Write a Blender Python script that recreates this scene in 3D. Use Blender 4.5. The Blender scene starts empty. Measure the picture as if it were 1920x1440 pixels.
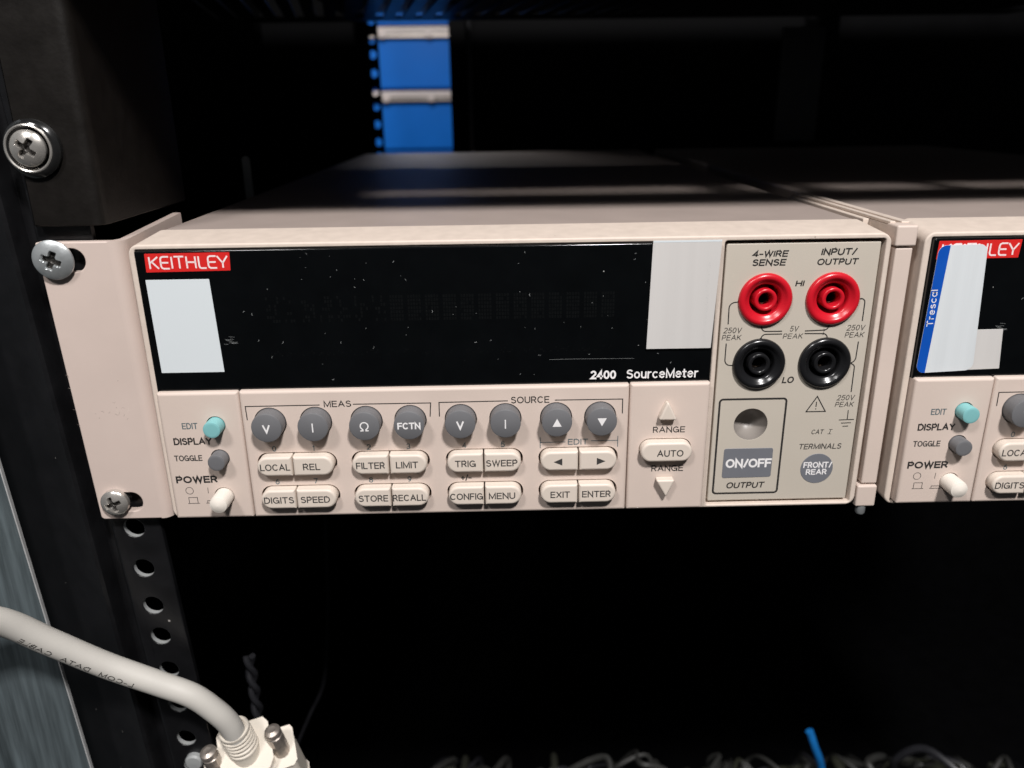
import bpy, bmesh, math, random
from mathutils import Vector, Matrix

S = 0.001                      # everything below is written in millimetres
rng = random.Random(7)
C = bpy.context.scene.collection
scene = bpy.context.scene

# ------------------------------------------------------------------ camera
cam_d = bpy.data.cameras.new('camera')
cam = bpy.data.objects.new('camera', cam_d)
C.objects.link(cam)
scene.camera = cam
RIGHT = Vector((0.999736812, -0.018966853, -0.012905991))
DOWN = Vector((-0.018479782, -0.332437214, -0.942944323))
FWD = Vector((0.013594254, 0.942934652, -0.332700223))
m = Matrix.Identity(4)
for i in range(3):
    m[i][0] = RIGHT[i]
    m[i][1] = -DOWN[i]
    m[i][2] = -FWD[i]
m.translation = Vector((102.657, -220.647, 120.250)) * S
cam.matrix_world = m
cam_d.sensor_fit = 'HORIZONTAL'
cam_d.sensor_width = 36.0
cam_d.lens = 1485.0 / 1920.0 * 36.0
cam_d.clip_start = 0.005
cam_d.clip_end = 50.0
cam_d.dof.use_dof = True
cam_d.dof.focus_distance = 0.232
cam_d.dof.aperture_fstop = 12.0

# ------------------------------------------------------------------ light
world = bpy.data.worlds.new("World")
scene.world = world
world.use_nodes = True
bg = world.node_tree.nodes['Background']
bg.inputs['Color'].default_value = (0.85, 0.92, 1.0, 1)
# a dim room: pale ceiling overhead, dark floor
_N, _L = world.node_tree.nodes, world.node_tree.links
_tc = _N.new('ShaderNodeTexCoord')
_sp = _N.new('ShaderNodeSeparateXYZ')
_L.new(_tc.outputs['Generated'], _sp.inputs['Vector'])
_mr = _N.new('ShaderNodeMapRange')
_mr.inputs['From Min'].default_value = -0.5
_mr.inputs['From Max'].default_value = 0.75
_mr.inputs['To Min'].default_value = 0.004
_mr.inputs['To Max'].default_value = 0.07
_L.new(_sp.outputs['Z'], _mr.inputs['Value'])
_mx = _N.new('ShaderNodeMapRange')          # added glow from the left, for the metal screws to reflect
_mx.interpolation_type = 'SMOOTHSTEP'
_mx.inputs['From Min'].default_value = -0.22
_mx.inputs['From Max'].default_value = -0.75
_mx.inputs['To Min'].default_value = 0.0
_mx.inputs['To Max'].default_value = 0.03
_L.new(_sp.outputs['X'], _mx.inputs['Value'])
_ad = _N.new('ShaderNodeMath')
_ad.operation = 'ADD'
_L.new(_mr.outputs['Result'], _ad.inputs[0])
_L.new(_mx.outputs['Result'], _ad.inputs[1])
_L.new(_ad.outputs[0], bg.inputs['Strength'])


def area_lamp(name, pos, target, size, power, color, size_y=None):
    d = bpy.data.lights.new(name, 'AREA')
    d.energy = power
    d.color = color
    d.size = size
    if size_y:
        d.shape = 'RECTANGLE'
        d.size_y = size_y
    o = bpy.data.objects.new(name, d)
    C.objects.link(o)
    p, t = Vector(pos) * S, Vector(target) * S
    o.location = p
    o.rotation_euler = (t - p).to_track_quat('-Z', 'Y').to_euler()
    return o


KT = Vector((112, 0, 45))
area_lamp('ceiling_lamp', (327, -716, 919), KT, 0.11, 16.6, (1.0, 0.972, 0.955))
area_lamp('second_ceiling_lamp', (-340, -716, 919), KT, 0.18, 6.1, (1.0, 0.972, 0.955))
area_lamp('aisle_lamp', (-48, 860, 470), (-50, 1055, 100), 0.06, 3.5, (1.0, 0.97, 0.96))

scene.view_settings.view_transform = 'Standard'
scene.view_settings.look = 'None'
scene.view_settings.exposure = 0.0
scene.view_settings.gamma = 1.0
scene.view_settings.use_curve_mapping = False
scene.render.engine = 'CYCLES'
scene.cycles.max_bounces = 8
scene.cycles.use_denoising = True


# ------------------------------------------------------------------ materials
def _mat(name):
    mt = bpy.data.materials.new(name)
    mt.use_nodes = True
    nt = mt.node_tree
    return mt, nt, nt.nodes['Principled BSDF']


def paint(name, col, rough=0.5, var=0.06, vscale=60.0, bump=0.0, bscale=2500.0, metal=0.0, spec=0.5,
          speck=None, speck_scale=300.0, speck_keep=0.25, speck_size=0.09, stretch=None, rvar=0.08, coat=0.0):
    """painted / moulded surface: slow tone variation, fine grain, optional specks of dust or dirt"""
    mt, nt, b = _mat(name)
    N, L = nt.nodes, nt.links
    tc = N.new('ShaderNodeTexCoord')
    vec = tc.outputs['Object']
    if stretch:
        mp = N.new('ShaderNodeMapping')
        mp.inputs['Scale'].default_value = stretch
        L.new(vec, mp.inputs['Vector'])
        svec = mp.outputs['Vector']
    else:
        svec = vec
    n1 = N.new('ShaderNodeTexNoise')
    n1.inputs['Scale'].default_value = vscale
    n1.inputs['Detail'].default_value = 5.0
    n1.inputs['Roughness'].default_value = 0.6
    L.new(svec, n1.inputs['Vector'])
    mr = N.new('ShaderNodeMapRange')
    mr.inputs['From Min'].default_value = 0.25
    mr.inputs['From Max'].default_value = 0.75
    mr.inputs['To Min'].default_value = 1.0 - var
    mr.inputs['To Max'].default_value = 1.0 + var
    L.new(n1.outputs['Fac'], mr.inputs['Value'])
    mul = N.new('ShaderNodeMix')
    mul.data_type = 'RGBA'
    mul.blend_type = 'MULTIPLY'
    mul.inputs['Factor'].default_value = 1.0
    mul.inputs['A'].default_value = (*col, 1)
    L.new(mr.outputs['Result'], mul.inputs['B'])
    out = mul.outputs['Result']
    if speck:
        vo = N.new('ShaderNodeTexVoronoi')
        vo.inputs['Scale'].default_value = speck_scale
        L.new(vec, vo.inputs['Vector'])
        sep = N.new('ShaderNodeSeparateColor')
        L.new(vo.outputs['Color'], sep.inputs['Color'])
        k = N.new('ShaderNodeMath'); k.operation = 'LESS_THAN'
        k.inputs[1].default_value = speck_keep
        L.new(sep.outputs['Red'], k.inputs[0])
        sz = N.new('ShaderNodeMath'); sz.operation = 'MULTIPLY'
        sz.inputs[1].default_value = speck_size
        L.new(sep.outputs['Green'], sz.inputs[0])
        lt = N.new('ShaderNodeMath'); lt.operation = 'LESS_THAN'
        L.new(vo.outputs['Distance'], lt.inputs[0])
        L.new(sz.outputs[0], lt.inputs[1])
        an = N.new('ShaderNodeMath'); an.operation = 'MULTIPLY'
        L.new(k.outputs[0], an.inputs[0])
        L.new(lt.outputs[0], an.inputs[1])
        mx = N.new('ShaderNodeMix')
        mx.data_type = 'RGBA'
        L.new(an.outputs[0], mx.inputs['Factor'])
        L.new(out, mx.inputs['A'])
        mx.inputs['B'].default_value = (*speck, 1)
        out = mx.outputs['Result']
    L.new(out, b.inputs['Base Color'])
    r = N.new('ShaderNodeMapRange')
    r.inputs['To Min'].default_value = max(0.02, rough - rvar)
    r.inputs['To Max'].default_value = min(1.0, rough + rvar)
    L.new(n1.outputs['Fac'], r.inputs['Value'])
    L.new(r.outputs['Result'], b.inputs['Roughness'])
    b.inputs['Metallic'].default_value = metal
    b.inputs['Specular IOR Level'].default_value = spec
    b.inputs['Coat Weight'].default_value = coat
    if bump:
        n2 = N.new('ShaderNodeTexNoise')
        n2.inputs['Scale'].default_value = bscale
        n2.inputs['Detail'].default_value = 3.0
        L.new(svec, n2.inputs['Vector'])
        bp = N.new('ShaderNodeBump')
        bp.inputs['Strength'].default_value = bump
        bp.inputs['Distance'].default_value = 0.0001
        L.new(n2.outputs['Fac'], bp.inputs['Height'])
        L.new(bp.outputs['Normal'], b.inputs['Normal'])
    return mt


BEIGE = (0.61, 0.505, 0.445)
M = {}
M['beige'] = paint('beige_plastic', BEIGE, 0.55, 0.045, 30, 0.14, 1500, speck=(0.30, 0.24, 0.20), speck_scale=170, speck_keep=0.10, speck_size=0.035)
M['lip'] = paint('textured_beige_paint', (0.62, 0.525, 0.455), 0.6, 0.07, 260, 0.35, 1200, speck=(0.33, 0.27, 0.22), speck_scale=220, speck_keep=0.14, speck_size=0.05)
M['ear'] = paint('beige_enamel', (0.585, 0.48, 0.43), 0.42, 0.05, 30, 0.10, 900, speck=(0.22, 0.17, 0.14), speck_scale=110, speck_keep=0.08, speck_size=0.03)
M['case'] = paint('taupe_case_enamel', (0.37, 0.305, 0.275), 0.5, 0.04, 60, 0.15, 1600, spec=0.35, speck=(0.8, 0.76, 0.7), speck_scale=260, speck_keep=0.12, speck_size=0.05)
M['overlay'] = paint('grey_beige_overlay', (0.50, 0.45, 0.385), 0.5, 0.02, 50, 0.06, 2500)
M['recess'] = paint('shaded_recess_plastic', (0.25, 0.225, 0.205), 0.4, 0.03, 80)  # darker than the panel: shade inside the dish put into the colour
M['key'] = paint('ivory_key_plastic', (0.67, 0.585, 0.51), 0.45, 0.02, 80, 0.05, 2500)
M['white_key'] = paint('ivory_power_plastic', (0.76, 0.70, 0.63), 0.42, 0.02, 80)
M['grey_key'] = paint('grey_key_plastic', (0.145, 0.145, 0.153), 0.45, 0.05, 120, 0.06, 2500, speck=(0.5, 0.48, 0.46), speck_scale=500, speck_keep=0.03, speck_size=0.08)
M['teal_key'] = paint('teal_key_plastic', (0.20, 0.46, 0.47), 0.45, 0.03, 120)
M['pad'] = paint('grey_membrane_pad', (0.155, 0.16, 0.18), 0.5, 0.03, 120)
M['lens'] = paint('black_display_plastic', (0.0022, 0.0026, 0.003), 0.12, 0.2, 100, spec=0.45, rvar=0.04,
                  speck=(0.28, 0.28, 0.27), speck_scale=190, speck_keep=0.16, speck_size=0.05)
M['cell'] = paint('unlit_display_cell', (0.0032, 0.0037, 0.004), 0.25, 0.3, 900)
M['scuff'] = paint('worn_enamel_mark', (0.30, 0.24, 0.21), 0.6, 0.4, 800)
M['scratch'] = paint('pale_scratch', (0.25, 0.26, 0.26), 0.7, 0.5, 1500)
M['red_logo'] = paint('red_badge', (0.62, 0.018, 0.016), 0.4, 0.03, 200)
M['white_ink'] = paint('white_ink', (0.80, 0.78, 0.78), 0.6, 0.04, 400)
M['pink_ink'] = paint('pinkish_white_ink', (0.82, 0.68, 0.68), 0.6, 0.04, 400)
M['black_ink'] = paint('black_ink', (0.022, 0.020, 0.019), 0.6, 0.2, 900)
M['grey_ink'] = paint('dark_grey_ink', (0.045, 0.042, 0.04), 0.6, 0.2, 900)
M['teal_ink'] = paint('teal_grey_ink', (0.085, 0.125, 0.14), 0.6, 0.2, 900)
M['faint_ink'] = paint('faint_grey_ink', (0.50, 0.49, 0.48), 0.7, 0.1, 900)
M['label_white'] = paint('white_label_paper', (0.625, 0.67, 0.695), 0.65, 0.006, 30)
M['label_grey'] = paint('silver_grey_label', (0.565, 0.545, 0.53), 0.5, 0.05, 70, stretch=(2.2, 1, 0.06))
M['label_pale'] = paint('glossy_white_label', (0.62, 0.65, 0.67), 0.4, 0.05, 160, stretch=(2, 1, 0.05))
M['label_blue'] = paint('blue_label_stripe', (0.0035, 0.075, 0.42), 0.4, 0.06, 120)
M['red_jack'] = paint('red_socket_plastic', (0.53, 0.009, 0.020), 0.28, 0.04, 200, rvar=0.05)
M['black_jack'] = paint('black_socket_plastic', (0.010, 0.010, 0.011), 0.22, 0.1, 200, rvar=0.05)
M['contact'] = paint('dull_contact_metal', (0.10, 0.07, 0.05), 0.4, 0.2, 500, metal=0.8)
M['dark'] = paint('dark_cavity', (0.006, 0.005, 0.005), 0.7, 0.2, 100)
M['zinc'] = paint('zinc_plate', (0.62, 0.65, 0.66), 0.34, 0.16, 260, 0.2, 1500, metal=0.72)
M['recess_shade'] = paint('shaded_screw_recess', (0.07, 0.065, 0.06), 0.4, 0.3, 900, metal=0.6)  # dark metal colour paints the shade inside the cross recesses
M['nickel'] = paint('nickel_plate', (0.62, 0.59, 0.55), 0.24, 0.15, 300, 0.15, 1500, metal=0.75)
M['thumb'] = paint('tarnished_nickel', (0.42, 0.37, 0.33), 0.34, 0.25, 500, 0.2, 2500, metal=0.7)
M['rail'] = paint('black_rail_enamel', (0.0062, 0.0062, 0.007), 0.32, 0.4, 90, 0.35, 900, speck=(0.34, 0.32, 0.30), speck_scale=190, speck_keep=0.22, speck_size=0.075)
M['shelf'] = paint('black_powder_coat', (0.0058, 0.0046, 0.0038), 0.42, 0.2, 200, 0.4, 900, spec=0.35, speck=(0.10, 0.09, 0.08), speck_scale=160, speck_keep=0.14, speck_size=0.05)
M['tray'] = paint('black_tray_enamel', (0.020, 0.018, 0.020), 0.35, 0.3, 120, 0.3, 800)
M['rackblack'] = paint('black_rack_enamel', (0.0018, 0.0018, 0.0022), 0.7, 0.4, 60, spec=0.08)
M['washer'] = paint('glossy_black_washer', (0.012, 0.012, 0.012), 0.14, 0.2, 200, spec=0.7, coat=0.4)
M['sheet'] = paint('blue_grey_door_sheet', (0.155, 0.19, 0.205), 0.38, 0.85, 70, 0.4, 300, metal=0.5, stretch=(3.2, 3.2, 0.14), rvar=0.18)  # strong pale streaks in the colour stand in for reflections on the sheet
M['sheet_edge'] = paint('pale_sheet_edge', (0.40, 0.40, 0.40), 0.5, 0.2, 200)
M['cable'] = paint('white_cable_jacket', (0.56, 0.535, 0.495), 0.5, 0.04, 60, 0.06, 1500)
M['hood'] = paint('cream_connector_plastic', (0.72, 0.655, 0.565), 0.5, 0.03, 90, 0.06, 2000)
M['wire'] = paint('black_wire_jacket', (0.018, 0.018, 0.021), 0.3, 0.3, 200)
M['grey_wire'] = paint('grey_wire_jacket', (0.03, 0.03, 0.028), 0.5, 0.3, 150)
M['green_wire'] = paint('olive_wire_jacket', (0.03, 0.031, 0.022), 0.5, 0.3, 150)
M['blue_wire'] = paint('blue_wire_jacket', (0.01, 0.16, 0.48), 0.4, 0.15, 150)
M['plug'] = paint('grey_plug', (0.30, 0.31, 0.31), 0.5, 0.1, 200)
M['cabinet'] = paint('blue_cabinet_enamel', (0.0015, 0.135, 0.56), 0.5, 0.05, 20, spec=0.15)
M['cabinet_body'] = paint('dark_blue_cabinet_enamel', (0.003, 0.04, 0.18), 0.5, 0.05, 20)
M['handle'] = paint('aluminium_handle', (0.42, 0.38, 0.35), 0.4, 0.1, 60, metal=0.6)
M['handle_light'] = paint('pale_handle_insert', (0.62, 0.55, 0.52), 0.5, 0.05, 60)


# ------------------------------------------------------------------ mesh helpers
def link(name, me, mats, parent=None, angle=35):
    for mm in (mats if isinstance(mats, (list, tuple)) else [mats]):
        me.materials.append(M[mm])
    o = bpy.data.objects.new(name, me)
    C.objects.link(o)
    if parent:
        o.parent = parent
    if angle:
        for p in me.polygons:
            p.use_smooth = True
        me.set_sharp_from_angle(angle=math.radians(angle))
    return o


class MB:
    """collects geometry (mm) for ONE mesh"""
    def __init__(self):
        self.v, self.f, self.mi = [], [], []

    def add(self, verts, faces, mi=0):
        n = len(self.v)
        self.v += [tuple(p) for p in verts]
        self.f += [tuple(i + n for i in f) for f in faces]
        self.mi += [mi] * len(faces)

    def box(self, x0, x1, y0, y1, z0, z1, mi=0):
        v = [(x, y, z) for x in (x0, x1) for y in (y0, y1) for z in (z0, z1)]
        self.add(v, [(0, 1, 3, 2), (4, 6, 7, 5), (0, 4, 5, 1), (2, 3, 7, 6), (0, 2, 6, 4), (1, 5, 7, 3)], mi)

    def lathe(self, prof, cx, cz, mi=0, seg=48, cap0=False, cap1=False):
        """profile of (radius, y) turned about an axis along y"""
        v = []
        for r, y in prof:
            for k in range(seg):
                a = 2 * math.pi * k / seg
                v.append((cx + r * math.cos(a), y, cz + r * math.sin(a)))
        f = []
        for i in range(len(prof) - 1):
            for k in range(seg):
                k2 = (k + 1) % seg
                f.append((i * seg + k, i * seg + k2, (i + 1) * seg + k2, (i + 1) * seg + k))
        if cap0:
            f.append(tuple(range(seg - 1, -1, -1)))
        if cap1:
            f.append(tuple((len(prof) - 1) * seg + k for k in range(seg)))
        self.add(v, f, mi)

    def plate(self, outer, holes, yf, yb, bev=0.3, steps=2, mi=0, back=True, hbev=None):
        """flat part facing -y: outline and holes as functions of an inset, a rounded front edge"""
        hbev = bev if hbev is None else hbev
        if bev > 0.1:
            steps = max(steps, 4)
        bm = bmesh.new()
        fronts = []
        def ring(pts, y):
            return [bm.verts.new((p[0], y, p[1])) for p in pts]
        def skin(a, b, flip):
            n = len(a)
            for i in range(n):
                j = (i + 1) % n
                q = (a[i], a[j], b[j], b[i])
                bm.faces.new(q[::-1] if flip else q)
        backs = []
        for fn, sgn, bv in [(outer, 1, bev)] + [(h, -1, hbev) for h in holes]:
            rings = [ring(fn(0), yb)]
            if bv > 0:
                for s in range(steps + 1):
                    t = s / steps * math.pi / 2
                    rings.append(ring(fn(sgn * bv * (1 - math.cos(t))), yf + bv * (1 - math.sin(t))))
            else:
                rings.append(ring(fn(0), yf))
            for a, b in zip(rings, rings[1:]):
                skin(a, b, sgn < 0)
            fronts.append(rings[-1])
            backs.append(rings[0])
        def cap(loops):
            loops = [[bm.verts.new(v.co) for v in lp] for lp in loops]
            for lp in loops:
                for i in range(len(lp)):
                    bm.edges.new((lp[i], lp[(i + 1) % len(lp)]))
            es = []
            for lp in loops:
                for i in range(len(lp)):
                    e = bm.edges.get((lp[i], lp[(i + 1) % len(lp)]))
                    es.append(e)
            if len(loops) == 1:
                return [bm.faces.new(loops[0])]
            r = bmesh.ops.triangle_fill(bm, use_beauty=True, use_dissolve=False, edges=es)
            return [g for g in r['geom'] if isinstance(g, bmesh.types.BMFace)]
        for fc in cap(fronts):
            fc.normal_update()
            if fc.normal.y > 0:
                fc.normal_flip()
        if back:
            for fc in cap(backs):
                fc.normal_update()
                if fc.normal.y < 0:
                    fc.normal_flip()
        bm.normal_update()
        bm.verts.index_update()
        self.add([v.co[:] for v in bm.verts], [[v.index for v in fc.verts] for fc in bm.faces], mi)
        bm.free()

    def ribbon(self, pts, w, y, closed=False, mi=0):
        """printed line of width w on the plane y"""
        n = len(pts)
        P = [Vector((p[0], p[1])) for p in pts]
        L, R = [], []
        for i in range(n):
            a = P[i - 1] if (i > 0 or closed) else None
            b = P[(i + 1) % n] if (i < n - 1 or closed) else None
            d1 = (P[i] - a).normalized() if a is not None else None
            d2 = (b - P[i]).normalized() if b is not None else None
            d = ((d1 or d2) + (d2 or d1))
            d = d.normalized() if d.length > 1e-6 else (d1 or d2)
            nrm = Vector((-d.y, d.x))
            k = 1.0
            if d1 is not None and d2 is not None:
                k = 1.0 / max(0.35, d.dot(d1))
            L.append(P[i] + nrm * w / 2 * k)
            R.append(P[i] - nrm * w / 2 * k)
        v = [(p.x, y, p.y) for p in L] + [(p.x, y, p.y) for p in R]
        f = []
        for i in range(n if closed else n - 1):
            j = (i + 1) % n
            f.append((i, n + i, n + j, j))
        self.add(v, f, mi)

    def tube(self, pts, r, seg=16, mi=0, sub=8, caps=True):
        path = spline(pts, sub)
        rr = r if callable(r) else (lambda t: r)
        up = Vector((0.13, -0.9, 0.3)).normalized()
        rings = []
        n = len(path)
        for i, p in enumerate(path):
            d = (path[min(i + 1, n - 1)] - path[max(i - 1, 0)]).normalized()
            sx = d.cross(up).normalized()
            up = sx.cross(d).normalized()
            rad = rr(i / (n - 1))
            rings.append([p + (sx * math.cos(2 * math.pi * k / seg) + up * math.sin(2 * math.pi * k / seg)) * rad for k in range(seg)])
        v = [q for rg in rings for q in rg]
        f = []
        for i in range(n - 1):
            for k in range(seg):
                k2 = (k + 1) % seg
                f.append((i * seg + k, (i + 1) * seg + k, (i + 1) * seg + k2, i * seg + k2))
        if caps:
            f.append(tuple(range(seg)))
            f.append(tuple((n - 1) * seg + k for k in range(seg - 1, -1, -1)))
        self.add(v, f, mi)

    def mesh(self, name, xf=None):
        me = bpy.data.meshes.new(name)
        if xf:
            vs = [tuple(c * S for c in xf(p)) for p in self.v]
        else:
            vs = [(p[0] * S, p[1] * S, p[2] * S) for p in self.v]
        me.from_pydata(vs, [], self.f)
        for p, k in zip(me.polygons, self.mi):
            p.material_index = k
        me.validate()
        me.update()
        return me

    def build(self, name, mats, parent=None, angle=35, xf=None):
        return link(name, self.mesh(name, xf), mats, parent, angle)


def spline(pts, sub=8):
    P = [Vector(p) for p in pts]
    P = [P[0] * 2 - P[1]] + P + [P[-1] * 2 - P[-2]]
    out = []
    for i in range(1, len(P) - 2):
        a, b, c, d = P[i - 1], P[i], P[i + 1], P[i + 2]
        for k in range(sub):
            t = k / sub
            out.append(0.5 * ((2 * b) + (c - a) * t + (2 * a - 5 * b + 4 * c - d) * t * t + (3 * b - a - 3 * c + d) * t ** 3))
    out.append(P[-2])
    return out


def poly(pts, r=0.3, seg=5):
    """convex outline (counter-clockwise seen from the front) -> function(inset) giving a rounded loop"""
    P = [Vector((p[0], p[1])) for p in pts]
    ar = sum(P[i].x * P[(i + 1) % len(P)].y - P[(i + 1) % len(P)].x * P[i].y for i in range(len(P)))
    rs = list(r) if isinstance(r, (list, tuple)) else [r] * len(P)
    if ar < 0:
        P = P[::-1]
        rs = rs[::-1]
    n = len(P)

    def fn(d):
        out = []
        nr = []
        for i in range(n):
            e = (P[(i + 1) % n] - P[i]).normalized()
            nr.append((Vector((-e.y, e.x)), e))       # inward normal
        Q = []
        for i in range(n):
            n1, e1 = nr[i - 1]
            n2, e2 = nr[i]
            bis = n1 + n2
            Q.append(P[i] + bis * (d / (1 + n1.dot(n2))))
        for i in range(n):
            n1, e1 = nr[i - 1]
            n2, e2 = nr[i]
            rad = max(0.02, rs[i] - d)
            turn = math.acos(max(-1, min(1, e1.dot(e2))))
            tl = rad * math.tan(turn / 2)
            c = Q[i] - e1 * tl + n1 * rad
            a0 = math.atan2(-n1.y, -n1.x)
            for k in range(seg + 1):
                a = a0 + turn * k / seg
                out.append((c.x + rad * math.cos(a), c.y + rad * math.sin(a)))
        return out
    return fn


def rect(x0, x1, z0, z1, r=0.3, seg=5):
    return poly([(x0, z0), (x1, z0), (x1, z1), (x0, z1)], r, seg)


def circ(cx, cz, r, seg=40):
    def fn(d):
        rr = r - d
        return [(cx + rr * math.cos(2 * math.pi * k / seg), cz + rr * math.sin(2 * math.pi * k / seg)) for k in range(seg)]
    return fn


def arc(cx, cz, r, a0, a1, n=6):
    return [(cx + r * math.cos(math.radians(a0 + (a1 - a0) * k / n)), cz + r * math.sin(math.radians(a0 + (a1 - a0) * k / n))) for k in range(n + 1)]


def _e(cx, cz, rx, rz, a0, a1, n=14):
    return [(cx + rx * math.cos(math.radians(a0 + (a1 - a0) * k / n)), cz + rz * math.sin(math.radians(a0 + (a1 - a0) * k / n))) for k in range(n + 1)]


def _glyphs():
    """plain grotesque letters as centre-line strokes: width and polylines on a cap height of 1"""
    G = {}
    G['A'] = (.78, [[(0, 0), (.39, 1), (.78, 0)], [(.14, .34), (.64, .34)]])
    bowl = lambda w, z0, z1: [(0, z1), (w * .55, z1)] + _e(w * .55, (z0 + z1) / 2, w * .45, (z1 - z0) / 2, 90, -90, 10) + [(0, z0)]
    G['B'] = (.62, [[(0, 0), (0, 1)], bowl(.57, .53, 1), bowl(.62, 0, .53)])
    G['C'] = (.74, [_e(.38, .5, .38, .5, 42, 318, 22)])
    G['D'] = (.70, [[(0, 0), (0, 1)], [(0, 1), (.28, 1)] + _e(.28, .5, .42, .5, 90, -90, 16) + [(0, 0)]])
    G['E'] = (.56, [[(.56, 1), (0, 1), (0, 0), (.56, 0)], [(0, .52), (.51, .52)]])
    G['F'] = (.54, [[(.54, 1), (0, 1), (0, 0)], [(0, .5), (.48, .5)]])
    G['G'] = (.78, [_e(.39, .5, .39, .5, 45, 340, 22) + [(.77, .45)], [(.42, .45), (.77, .45), (.77, 0.02)]])
    G['H'] = (.68, [[(0, 0), (0, 1)], [(.68, 0), (.68, 1)], [(0, .52), (.68, .52)]])
    G['I'] = (.0, [[(0, 0), (0, 1)]])
    G['K'] = (.64, [[(0, 0), (0, 1)], [(.62, 1), (0, .40)], [(.20, .58), (.64, 0)]])
    G['L'] = (.50, [[(0, 1), (0, 0), (.50, 0)]])
    G['M'] = (.82, [[(0, 0), (0, 1), (.41, .08), (.82, 1), (.82, 0)]])
    G['N'] = (.68, [[(0, 0), (0, 1), (.68, 0), (.68, 1)]])
    G['O'] = (.82, [_e(.41, .5, .41, .5, 0, 360, 32)])
    G['P'] = (.58, [[(0, 0), (0, 1)], bowl(.58, .45, 1)])
    G['R'] = (.62, [[(0, 0), (0, 1)], bowl(.58, .47, 1), [(.32, .47), (.62, 0)]])
    G['S'] = (.60, [_e(.30, .745, .27, .255, 25, 225, 12)[:-1] + _e(.30, .265, .30, .265, 62, -155, 14)])
    G['T'] = (.66, [[(0, 1), (.66, 1)], [(.33, 1), (.33, 0)]])
    G['U'] = (.66, [[(0, 1)] + _e(.33, .34, .33, .34, 180, 360, 14) + [(.66, 1)]])
    G['V'] = (.72, [[(0, 1), (.36, 0), (.72, 1)]])
    G['W'] = (1.02, [[(0, 1), (.25, 0), (.51, 1), (.77, 0), (1.02, 1)]])
    G['X'] = (.68, [[(0, 0), (.68, 1)], [(0, 1), (.68, 0)]])
    G['Y'] = (.70, [[(0, 1), (.35, .45), (.70, 1)], [(.35, .46), (.35, 0)]])
    G['0'] = (.56, [_e(.28, .5, .28, .5, 0, 360, 26)])
    G['1'] = (.22, [[(0, .78), (.22, 1), (.22, 0)]])
    G['2'] = (.54, [_e(.27, .72, .27, .28, 165, -35, 12) + [(0, 0), (.54, 0)]])
    G['3'] = (.54, [_e(.26, .75, .24, .25, 160, -85, 12) + _e(.26, .26, .28, .26, 80, -160, 12)])
    G['4'] = (.60, [[(.44, 0), (.44, 1), (0, .28), (.60, .28)]])
    G['5'] = (.55, [[(.50, 1), (.10, 1), (.04, .52)] + _e(.26, .32, .29, .32, 120, -155, 14)])
    G['6'] = (.56, [_e(.28, .31, .28, .31, 0, 360, 20), [(.01, .36), (.06, .64), (.20, .88), (.44, 1)]])
    G['7'] = (.54, [[(0, 1), (.54, 1), (.18, 0)]])
    G['8'] = (.56, [_e(.28, .76, .24, .24, 0, 360, 20), _e(.28, .27, .28, .27, 0, 360, 20)])
    G['9'] = (.56, [_e(.28, .69, .28, .31, 0, 360, 20), [(.55, .64), (.50, .36), (.36, .12), (.12, 0)]])
    G['/'] = (.40, [[(0, -.05), (.40, 1.05)]])
    G['-'] = (.34, [[(0, .42), (.34, .42)]])
    G['+'] = (.5, [[(0, .45), (.5, .45)], [(.25, .2), (.25, .7)]])
    G['o'] = (.54, [_e(.27, .36, .27, .36, 0, 360, 22)])
    G['u'] = (.48, [[(0, .72)] + _e(.24, .24, .24, .24, 180, 360, 10) + [(.48, .30)], [(.48, .72), (.48, 0)]])
    G['r'] = (.30, [[(0, 0), (0, .72)], [(0, .40)] + _e(.26, .40, .26, .31, 165, 85, 6)])
    G['c'] = (.50, [_e(.27, .36, .27, .36, 45, 315, 16)])
    G['e'] = (.54, [[(.02, .39), (.54, .39)] + _e(.27, .36, .27, .36, 8, 322, 18)])
    G['t'] = (.30, [[(.12, .95), (.12, .14)] + _e(.24, .14, .12, .14, 180, 275, 5) + [(.31, .01)], [(0, .70), (.30, .70)]])
    G['s'] = (.46, [_e(.23, .53, .20, .19, 30, 225, 9)[:-1] + _e(.23, .19, .23, .19, 60, -155, 10)])
    G['a'] = (.50, [_e(.25, .36, .25, .36, 0, 360, 20), [(.50, .72), (.50, 0)]])
    G['l'] = (.0, [[(0, 0), (0, 1)]])
    G[' '] = (.30, [])
    return G


GLYPH = _glyphs()


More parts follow.
